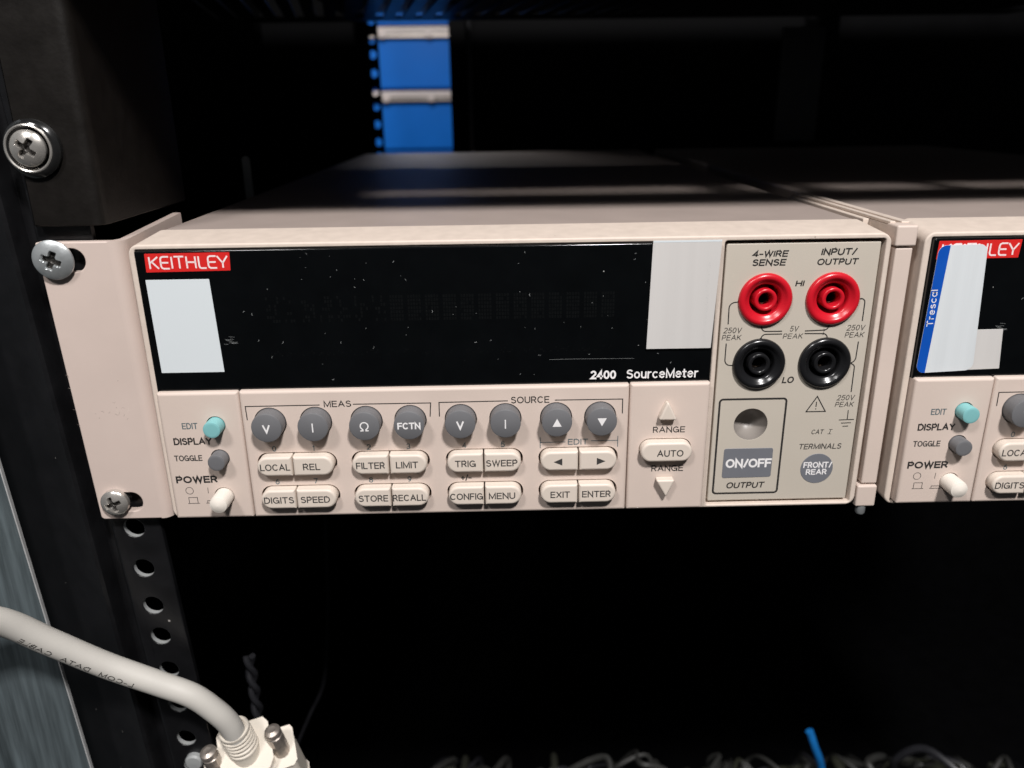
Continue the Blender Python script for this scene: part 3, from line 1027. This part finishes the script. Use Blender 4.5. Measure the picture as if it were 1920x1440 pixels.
    q.ribbon([(202.75, 23.95), (203.05, 25.5)], .2, TY - .03); q.ribbon([(202.2, 23.98), (203.3, 23.98)], .18, TY - .03); q.ribbon([(202.5, 25.45), (203.6, 25.45)], .18, TY - .03)
    q.build('printed_legend', 'grey_ink', pan)
    wt('TERMINALS', 193.7, 207.1, 18.95, 20.8, 'grey_ink')
    ob = rect(168.3, 188.45, 4.4, 35.85, 1.0)
    line(pan, [(ob(0), True)], 0.62, 'black_ink', TY, 'output_frame')
    wt('OUTPUT', 172.3, 184.4, 6.05, 8.2, bold=0.014)
    q = MB(); q.plate(poly([(170.7, 9.7), (186.0, 9.85), (185.95, 19.7), (170.8, 19.7)], 0.7), [], TY - 0.12, TY + .02, 0.08, 1)
    pad = q.build('output_button', 'pad', pan)
    text_mb('ON/OFF', 171.6, 185.8, 13.2, 16.2, TY - 0.15, 0.022).build('button_legend', 'white_ink', pad)
    q = MB(); q.plate(circ(200.15, 12.4, 5.05, 48), [], TY - 0.12, TY + .02, 0.08, 1)
    pad = q.build('terminals_button', 'pad', pan)
    text_mb('FRONT/', 195.9, 204.7, 12.65, 14.65, TY - 0.15, 0.012).build('button_legend', 'white_ink', pad)
    text_mb('REAR', 196.9, 203.4, 10.3, 12.2, TY - 0.15, 0.012).build('button_legend', 'white_ink', pad)
    for i, (a, b) in enumerate(jz):
        q = MB()
        red = i < 2
        q.lathe([(5.5, TY + 9), (5.5, TY + .3), (7.75, TY - .01), (7.75, TY - .55), (7.55, TY - 1.0), (7.1, TY - 1.35), (6.5, TY - 1.45), (5.95, TY - 1.2), (5.6, TY - .7),
                 (5.0, TY - .45), (4.6, TY - .1), (4.45, TY + .4), (4.4, TY + 9), (3.3, TY + 9), (3.3, TY - .5), (3.2, TY - .8), (2.9, TY - .95), (2.4, TY - .9), (2.1, TY - .6), (2.0, TY),
                 (1.95, TY + 9)], a, b, 0, 56)
        jk = q.build('socket', 'red_jack' if red else 'black_jack', root, angle=50)
        jk['label'] = 'red banana socket' if red else 'black banana socket'
        q = MB()
        q.lathe([(1.93, TY + 2.6), (1.5, TY + 2.4), (1.4, TY + 8.5), (0.05, TY + 8.6)], a, b, 0, 28)
        q.build('socket_contact', 'contact', jk)
    return root


def copy_tree(o, parent=None):
    c = o.copy()
    C.objects.link(c)
    if parent:
        c.parent = parent
    for ch in list(o.children):
        copy_tree(ch, c)
    return c


meter = build_meter('beige meter shown whole, with two red and two black sockets at its right end', 'beige meters side by side in the rack')
other = copy_tree(meter)
other.location = Vector((PITCH, 0, 0)) * S
for ch in other.children_recursive:
    if ch.name.startswith('red_badge'):
        ch.location.x -= 1.6 * S        # badge shifted left to meet its pixel position in the image
other['label'] = 'beige meter cut off by the right edge, blue striped sticker over its badge'

# ---- labels stuck on the display windows
LY = -1.21  # badge and label positions: image pixels cast along camera rays onto this plane
mb = MB(); mb.plate(poly([(4.4, 48.2), (22.5, 48.2), (21.8, 75.5), (4.2, 75.5)], 0.1, 2), [], LY - 0.12, LY, 0.03, 1)
tag(mb.build('blank_label', 'label_white'), 'plain bluish white label below the red badge of the whole meter', 'label', 'labels on the displays')
lab = thing('property_label', 'tall pale grey label at the top right of the black display, beside the sockets', 'label', (155, LY, 52), 'labels on the displays')


def under(o, root):
    o.parent = root
    o.matrix_parent_inverse = Matrix.Translation(root.location).inverted()
    return o


mb = MB(); mb.plate(poly([(144.8, 53.05), (163.5, 53.0), (164.6, 84.3), (145.4, 84.3)], 0.1, 2), [], LY - 0.75, LY - .55, 0.03, 1)
mb.plate(poly([(145.45, 83.75), (164.5, 83.75), (164.55, 84.25), (145.45, 84.25)], 0.03, 2), [], LY - 0.78, LY - .76, 0.0, 1, mi=1)
under(mb.build('label_sheet', ['label_grey', 'label_white']), lab)
# worn remains of a printed line down the right side of the label (only broken strokes are left)
mb = MB()
for k in range(34):
    z = 78.0 - k * 0.66
    x = 161.3 - (78 - z) * 0.005 + rng.uniform(-.35, .35)
    if rng.random() < 0.85:
        mb.ribbon([(x, z), (x + rng.uniform(-.2, .5), z - rng.uniform(.05, .4))], rng.uniform(.10, .2), LY - 0.77)
under(mb.build('worn_print', 'faint_ink'), lab)

cal = thing('calibration_sticker', 'white rounded sticker with a blue stripe on the second display', 'sticker', (234, LY, 43), 'labels on the displays')
T = [(224.9, 43.9), (241.8, 44.6), (239.5, 81.8), (225.8, 81.6)]
mb = MB(); mb.plate(poly(T, 2.3, 6), [], LY - 0.24, LY - .13, 0.04, 1)
under(mb.build('sticker_sheet', 'label_pale'), cal)
mb = MB(); mb.plate(poly([(224.93, 43.93), (227.65, 44.05), (228.95, 81.63), (225.83, 81.57)], [2.28, .05, .05, 2.28], 6), [], LY - 0.27, LY - .245, 0.0, 1)
under(mb.build('blue_stripe', 'label_blue'), cal)
tmb = text_mb('Trescal', 0, 10.8, 0, 1.9, 0, -0.008)
ca, sa = math.cos(math.radians(91.5)), math.sin(math.radians(91.5))
tmb.v = [(227.7 + p[0] * ca - p[2] * sa * 1.0, LY - 0.3, 58.2 + p[0] * sa + p[2] * ca) for p in tmb.v]
under(tmb.build('stripe_lettering', 'white_ink'), cal)
mb = MB(); mb.plate(poly([(238.0, 44.6), (249.7, 44.9), (248.6, 57.0), (238.0, 56.9)], 0.1, 2), [], LY - 0.12, LY, 0.03, 1)
tag(mb.build('blank_label', 'label_grey'), 'small grey label half under the blue striped sticker', 'label', 'labels on the displays')

# ================================================================== RACK MOUNT EAR, LINK BAR, SCREWS
ear = thing('mounting_ear', 'beige mounting ear with two slots, screwed to the black rail', 'mounting ear', (-13, 1, 0))
def ear_lean(p):
    t = min(1.0, max(0.0, (p[0] + 24.6) / 23.4))
    return (p[0] + (1.7 - 2.6 * p[2] / 86.0) * (1 - t) + (0.6 - 1.2 * p[2] / 86.0) * t, p[1], p[2])


pe = [(-5.0, 0.98), (-4.2, 1.0), (-3.2, 1.3), (-2.3, 2.0), (-1.6, 3.0), (-1.25, 4.2), (-1.2, 5.4), (-1.2, 46), (-3.6, 46), (-3.7, 6.0), (-5.0, 3.6)]
mb = extrude_profile(pe, -0.25, 85.95)
mb.v = [(x, y, z + (max(0, y - 6) * 0.055 if z > 50 else 0)) for x, y, z in mb.v]
slots = []
for sx, sz, w_, r_ in ((-18.0, 80.9, 5.6, 3.3), (-15.4, 5.6, 4.2, 3.2)):
    slots.append(rect(sx - w_ / 2 - r_, sx + w_ / 2 + r_, sz - r_, sz + r_, r_ - .02, 8))
mb.plate(rect(-24.6, -4.3, -0.3, 86.0, [1.2, .3, .3, .6]), slots, 1.0, 3.6, 0.4, 3, hbev=0.3)
for k in range(26):                     # old marks and rubbed chips on the enamel
    if k < 14:
        x, z, l_ = rng.uniform(-20, -9), rng.gauss(34.5, 1.0), rng.uniform(.25, .9)
    elif k < 20:
        x, z, l_ = -24.2, rng.uniform(30, 48), rng.uniform(.3, 1.2)
    else:
        x, z, l_ = rng.uniform(-22, -6), rng.uniform(8, 76), rng.uniform(.2, .8)
    a = rng.uniform(1.2, 1.9) if 14 <= k < 20 else rng.random() * 6.3
    mb.ribbon([(x, z), (x + l_ * math.cos(a), z + l_ * math.sin(a)), (x + 1.5 * l_ * math.cos(a + .6), z + 1.5 * l_ * math.sin(a + .6))], rng.uniform(.05, .10), 0.985, mi=1 if k % 3 else 2)
em = mb.mesh('ear_plate', ear_lean)
under(link('ear_plate', em, ['ear', 'scuff', 'key']), ear)

bar = thing('link_bar', 'narrow beige bar joining the two meters, capped at top and bottom', 'bar', (216.8, 0, -0.7))
mb = MB()
mb.plate(rect(214.6, 219.5, 7.0, 80.8, 0.5), [], 0.5, 16, 0.5, 2)
under(mb.build('bar_body', 'beige'), bar)
mb = MB()
mb.plate(rect(213.9, 219.9, 81.2, 87.1, 0.6), [], -0.2, 6, 0.6, 2)
under(mb.build('bar_cap', 'beige'), bar)
mb = MB()
mb.plate(rect(213.4, 219.6, -0.7, 6.6, 0.6), [], -0.2, 10, 0.6, 2)
under(mb.build('bar_cap', 'beige'), bar)
mb = MB()
mb.box(212.3, 221.0, 18.2, 82, 80, 86.6)
mb.box(214.2, 219.6, 6.1, 18.1, 80, 86.6)
mb.box(214.1, 215.8, 5, 82, 86.6, 87.6)
mb.box(217.4, 219.8, 5, 82, 86.6, 87.6)
o = under(mb.build('top_rails', 'lip'), bar)
bevel(o, 0.3, 2)
mb = MB()
mb.box(213.2, 221.8, 24, 40, 1, 78)
under(mb.build('bar_spacer', 'dark'), bar)


def screw_head(mb, cx, cz, y, r, dome, rim, rot=0.3, cross=0.62, mi=0, depth=1.9, tilt=(0, 0)):
    """domed head with a real cross recess; y is the seat, the dome rises towards -y"""
    nr, na = 46, 96
    verts, deep = [], []
    for i in range(nr + 1):
        rr = r * (i / nr)
        for k in range(na):
            a = 2 * math.pi * k / na
            px, pz = rr * math.cos(a), rr * math.sin(a)
            h = rim + dome * (1 - (rr / r) ** 2) ** 0.8 if rr < r else rim
            c, s = math.cos(rot), math.sin(rot)
            u, w = px * c + pz * s, -px * s + pz * c
            arm = r * cross
            wid = r * 0.15
            f = 0.0
            for p, q in ((u, w), (w, u)):
                if abs(p) < arm:
                    t = max(0.0, min(1.0, (wid - abs(q)) / (wid * .22) + .5))
                    f = max(f, t * min(1.0, (arm - abs(p)) / (arm * .22)))
            cc = max(0.0, 1 - math.hypot(u, w) / (r * .30))
            h -= depth * max(f * 0.75, min(1.0, cc * 1.6))
            yy = y - h + px * tilt[0] + pz * tilt[1]
            verts.append((cx + px, yy, cz + pz))
            deep.append(max(f, min(1.0, cc * 1.6)))
    deep += [0.0] * na
    for k in range(na):                     # skirt down to the seat
        a = 2 * math.pi * k / na
        verts.append((cx + r * math.cos(a), y + r * math.cos(a) * tilt[0] + r * math.sin(a) * tilt[1], cz + r * math.sin(a)))
    f = []
    for i in range(nr + 1):
        for k in range(na):
            k2 = (k + 1) % na
            f.append((i * na + k, i * na + k2, (i + 1) * na + k2, (i + 1) * na + k))
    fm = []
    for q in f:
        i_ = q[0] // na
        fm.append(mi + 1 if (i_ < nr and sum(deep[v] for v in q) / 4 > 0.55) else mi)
    n0 = len(mb.v)
    mb.v += verts
    mb.f += [tuple(k + n0 for k in q) for q in f]
    mb.mi += fm


SG = 'crosshead screws in the left rail'
sc = thing('rack_screw', 'domed crosshead screw seated in a glossy black cup washer, highest of the three', 'screw', (-21.3, 1.5, 111), SG)
mb = MB(); screw_head(mb, -21.4, 111.0, 0.6, 4.75, 1.6, 0.7, 0.9, 0.6)
under(mb.build('screw_head', ['nickel', 'recess_shade']), sc)
mb = MB(); mb.lathe([(7.7, 1.9), (7.6, 0.9), (7.0, 0.35), (6.6, 0.1), (6.2, -0.05), (5.8, 0.1), (5.4, 0.7), (4.9, 0.9), (4.6, 1.6)], -20.9, 110.8, 0, 64)
under(mb.build('cup_washer', 'washer'), sc)
mb = MB(); mb.lathe([(6.3, 0.35), (6.25, -0.15), (5.95, -0.3), (5.65, -0.15), (5.6, 0.3)], -21.3, 110.9, 0, 64)
under(mb.build('chrome_ring', 'nickel'), sc)
mb = MB(); mb.lathe([(2.6, 0.8), (2.6, 20)], -21.3, 111, 0, 20)
under(mb.build('screw_shank', 'zinc'), sc)

sc = thing('rack_screw', 'large dull zinc crosshead screw in the upper slot of the beige ear', 'screw', (-20.3, 1, 80.9), SG)
mb = MB(); screw_head(mb, -20.4, 81.4, -0.4, 5.55, 1.5, 0.5, 1.15, 0.5, tilt=(0.03, -0.06))
under(mb.build('screw_head', ['zinc', 'recess_shade']), sc)
mb = MB(); mb.lathe([(2.7, 0), (2.7, 20)], -20.3, 81.0, 0, 20)
under(mb.build('screw_shank', 'zinc'), sc)

sc = thing('rack_screw', 'small bright crosshead screw in the lower slot of the beige ear', 'screw', (-17.0, 1, 5.6), SG)
mb = MB(); screw_head(mb, -17.2, 5.9, 0.9, 4.2, 1.5, 1.4, 0.35, 0.62)
under(mb.build('screw_head', ['nickel', 'recess_shade']), sc)
mb = MB(); mb.lathe([(2.4, 0.8), (2.4, 20)], -17.0, 5.7, 0, 20)
under(mb.build('screw_shank', 'zinc'), sc)

# bright screw tip hanging below the link bar
mb = MB()
for k in range(3):
    mb.add([], [])
mb.v, mb.f, mb.mi = [], [], []
seg = 24
pr_ = [(1.5, 0.5), (1.5, -2.2), (1.2, -2.7), (0.05, -2.8)]
vv = []
for r_, z_ in pr_:
    for k in range(seg):
        a = 2 * math.pi * k / seg
        vv.append((216.0 + r_ * math.cos(a), 1.6 + r_ * math.sin(a), z_ - 1.1))
ff = [(i * seg + k, i * seg + (k + 1) % seg, (i + 1) * seg + (k + 1) % seg, (i + 1) * seg + k) for i in range(3) for k in range(seg)]
mb.add(vv, ff)
tag(mb.build('clamp_screw', 'zinc'), 'bright screw tip poking out below the bar between the meters', 'screw')

# ================================================================== WHITE CABLE AND CONNECTOR
CP = [(-62, -48, 20), (-47.4, -30, -10.4), (-45.5, -22.0, -20.7), (-37.1, -15.0, -33.6), (-25.2, -9.5, -46.9), (-11.1, -6.5, -57.1), (-1.6, -5.2, -63.4), (4.6, -4.0, -71.1), (7.6, -2.6, -77.5), (9.0, -1.2, -84.5)]
CP[1] = (-53.5, -35, -8.5)
CR = 4.05
cable = thing('data_cable', 'thick white data cable crossing the rail into its cream connector', 'cable', (-45, -22, -20))
mb = MB(); mb.tube(CP, lambda t: 4.1 - 0.3 * t, 28, 0, 10)
under(mb.build('cable_jacket', 'cable', angle=80), cable)
# printing along the lower side of the jacket, read from the connector end
path = spline(CP, 40)
cum = [0.0]
for a, b in zip(path, path[1:]):
    cum.append(cum[-1] + (b - a).length)
CAMP = Vector((102.657, -220.647, 120.250))


def on_cable(s, ang):
    s = max(0.01, min(cum[-1] - 0.01, s))
    i = max(k for k in range(len(cum) - 1) if cum[k] <= s)
    t = (s - cum[i]) / (cum[i + 1] - cum[i])
    p = path[i].lerp(path[i + 1], t)
    d = (path[i + 1] - path[i]).normalized()
    out = (Vector((0.35, -0.75, 0.55)) - d * Vector((0.35, -0.75, 0.55)).dot(d)).normalized()
    dn_ = d.cross(out).normalized()
    if dn_.z > 0:
        dn_ = -dn_
    return p + (out * math.cos(ang) + dn_ * math.sin(ang)) * (CR + 0.03)


i0 = min(range(len(path)), key=lambda k: (path[k] - Vector((-42.5, -19.0, -26))).length)
i1 = min(range(len(path)), key=lambda k: (path[k] - Vector((-17.5, -7.5, -53))).length)
LEN = cum[i0] - cum[i1]
tm = text_mb('L-COM  DATA  CABLE', 0, abs(LEN), 0, 1.7, 0)
vs = []
for p in tm.v:
    s_ = cum[i1] + LEN * p[0] / abs(LEN)
    vs.append(tuple(on_cable(s_, 0.98 - 0.25 * p[2])))
tm.v = vs
under(tm.build('jacket_lettering', 'grey_ink', angle=0), cable)

# connector hood in its own frame: a = cable direction, w = across, n = towards the camera
A = Vector((0.13, 0.24, -0.97)).normalized()
Wd = Vector((0.96, 0.22, 0.16))
Wd = (Wd - A * Wd.dot(A)).normalized()
Nn = A.cross(Wd).normalized()
if Nn.y > 0:
    Nn = -Nn
ORI = Vector((8.1, -0.6, -81.6))


def cf(p):
    v = ORI + (Wd * p[0] + Nn * p[1] + A * p[2]) * 0.9
    return (v.x, v.y, v.z)


con = thing('cable_connector', 'cream moulded connector hood with ribbed collar at the bottom edge', 'connector', tuple(ORI))


def axial(mb, prof, cx, cn, seg=40, mi=0, k=1.0):
    v = []
    for r_, t_ in prof:
        for q in range(seg):
            a = 2 * math.pi * q / seg
            v.append((cx + r_ * math.cos(a), cn + k * r_ * math.sin(a), t_))
    f = [(i * seg + q, i * seg + (q + 1) % seg, (i + 1) * seg + (q + 1) % seg, (i + 1) * seg + q) for i in range(len(prof) - 1) for q in range(seg)]
    f.append(tuple(range(seg)))
    mb.add(v, f, mi)


mb = MB()
pf = [(4.15, 0.6), (4.3, 0.0), (5.3, -0.25), (5.7, 0.2), (5.8, 1.2), (5.6, 1.75)]
for k in range(3):
    t0 = 1.8 + k * 2.0
    pf += [(5.1, t0), (5.15, t0 + .45), (5.8, t0 + .7), (6.0, t0 + 1.2), (5.8, t0 + 1.75)]
pf += [(5.2, 7.9), (5.3, 8.4), (5.9, 8.8), (6.0, 9.4), (5.6, 9.9), (5.2, 10.2), (5.3, 10.8), (5.9, 11.1), (6.0, 11.8), (5.6, 12.3), (5.7, 26)]
axial(mb, pf, 0, 0)
under(mb.build('ribbed_collar', 'hood', xf=cf), con)
mb = MB()
# central block: wedge-sided prism around the collar
def prism(mb, pts, t0, t1, mi=0):
    n = len(pts)
    v = [(a, b, t0) for a, b in pts] + [(a, b, t1) for a, b in pts]
    f = [(i, (i + 1) % n, n + (i + 1) % n, n + i) for i in range(n)] + [tuple(range(n)), tuple(range(2 * n - 1, n - 1, -1))]
    mb.add(v, f, mi)


blk = [(-8.0, -7.5), (8.0, -7.5), (9.2, -6), (9.2, 5.0), (7.6, 7.2), (-7.6, 7.2), (-9.2, 5.0), (-9.2, -6)]
prism(mb, blk, 2.6, 22)
mb.v = [(x, y, z + 6.5 + (y + 7.5) * 0.62 if z < 10 else z) for x, y, z in mb.v]
o = under(mb.build('hood_block', 'hood', xf=cf), con)
bevel(o, 0.9, 3, 25)
mb = MB()
sh = [(-16.5, -6.5), (16.5, -6.5), (17.2, -5.5), (17.2, 5.0), (16.0, 6.2), (-16.0, 6.2), (-17.2, 5.0), (-17.2, -5.5)]
prism(mb, sh, 9.0, 42)
mb.v = [(x, y, z + 8.0 + (y + 6.5) * 0.5 if z < 12 else z) for x, y, z in mb.v]
o = under(mb.build('hood_body', 'hood', xf=cf), con)
bevel(o, 0.8, 3, 25)
for sx in (-12.4, 12.4):
    mb = MB()
    pf = [(0.9, -0.2), (1.6, -0.3), (2.2, 0.0), (3.0, 0.4), (3.2, 0.9), (3.2, 2.4), (2.9, 2.7), (2.9, 3.0), (3.25, 3.3)]
    for k in range(8):
        pf += [(3.25, 3.3 + k * 1.4), (3.25, 4.5 + k * 1.4)]
    axial(mb, [(r_, t_ + 7.2) for r_, t_ in pf], sx, 0.4, 28)
    # knurl: pull every other column in
    mb.v = [((sx + (x - sx) * (0.965 if (j % 28) % 2 and z > 9.0 else 1), 0.4 + (y - 0.4) * (0.965 if (j % 28) % 2 and z > 9.0 else 1), z)) for j, (x, y, z) in enumerate(mb.v)]
    under(mb.build('thumbscrew', 'thumb', xf=cf, angle=30), con)

# ================================================================== SMALL DARK THINGS IN THE RACK
mb = MB(); mb.tube([(9.5, 150, -70), (8.2, 150, -92), (6.2, 150, -125), (2.8, 150, -160), (-2.0, 150, -190), (-12, 150, -212), (-24, 150, -240), (-38, 150, -280)], 0.9, 10, 0, 10)
tag(mb.build('thin_wire', 'wire'), 'thin dark wire hanging in a gentle curve below the left end of the meter', 'wire')
for ph in (0,):
    mb = MB()
    for q in (0, math.pi):
        pts = []
        for k in range(40):
            t = k / 39
            base = Vector((-4.5 + 1.0 * t, 55 - 2 * t, -95 - 45 * t))
            a = t * 17 + q
            pts.append(base + Vector((math.cos(a) * 1.3, math.sin(a) * 1.3, 0)))
        mb.tube(pts, 1.3, 10, 0, 3)
    mb.v = [(x, y, z) for x, y, z in mb.v]
    tag(mb.build('twisted_cord', 'wire'), 'black twisted cord hanging just behind the cream connector', 'cord')
mb = MB(); mb.plate(rect(-12.0, -8.4, 80.5, 100, 1.7, 8), [], 150, 150.6, 0.2, 2)  # grey strip painting the light that shows through a slot
tag(mb.build('slot_light_strip', 'plug'), 'dim grey upright strip standing in for a lit slot behind the left corner of the case', 'strip')
mb = MB(); mb.lathe([(3.2, 9), (3.2, 3.5), (2.6, 2.8), (0.05, 2.6)], -9.6, -100.0, 0, 28, cap1=True)
tag(mb.build('rail_plug', 'plug'), 'round grey plug set in the rail left of the cream connector', 'plug')

# pile of cables lying at the bottom of the rack, beyond the meters' shadow
CG = 'cables piled at the bottom of the rack'
kinds = [('grey_wire', 'dull grey cable'), ('wire', 'black cable'), ('green_wire', 'olive grey cable'), ('grey_wire', 'pale worn cable')]
where = ['at the left of the pile', 'left of centre in the pile', 'in the middle of the pile', 'right of the blue cable', 'at the right end of the pile']
n_c = 0
for i in range(64):
    x0 = 50 + i * 6.8 + rng.uniform(-8, 8)
    kd, nm = kinds[i % 4]
    y0 = rng.uniform(150, 260)
    z0 = -249 - (y0 - 150) * 0.93 - rng.uniform(0, 12)
    pts = []
    dirx = rng.uniform(-70, 70)
    for k in range(7):
        t = k / 6
        pts.append((x0 + dirx * (t - .5) + rng.uniform(-10, 10), y0 + 90 * (t - .3) + rng.uniform(-12, 12), z0 - 10 - rng.uniform(2, 8) * math.cos(t * 6.0 + i) - 34 * (t - .4) ** 2 * 4 - (90 * max(0, t - .3)) * .93))
    mb = MB(); mb.tube(pts, rng.uniform(1.3, 2.9), 10, 0, 7)
    wi = min(4, i // 13)
    tag(mb.build('loose_cable', kd), f'{nm} lying curled {where[wi]} on the rack floor', 'cable', CG)
mb = MB(); mb.tube([(281.5, 150, -232), (285.5, 149, -243), (291, 150, -257), (297, 155, -280), (305, 165, -320)], 2.3, 14, 0, 8)
tag(mb.build('blue_cable', 'blue_wire'), 'bright blue cable standing out of the dark pile at the bottom', 'cable')
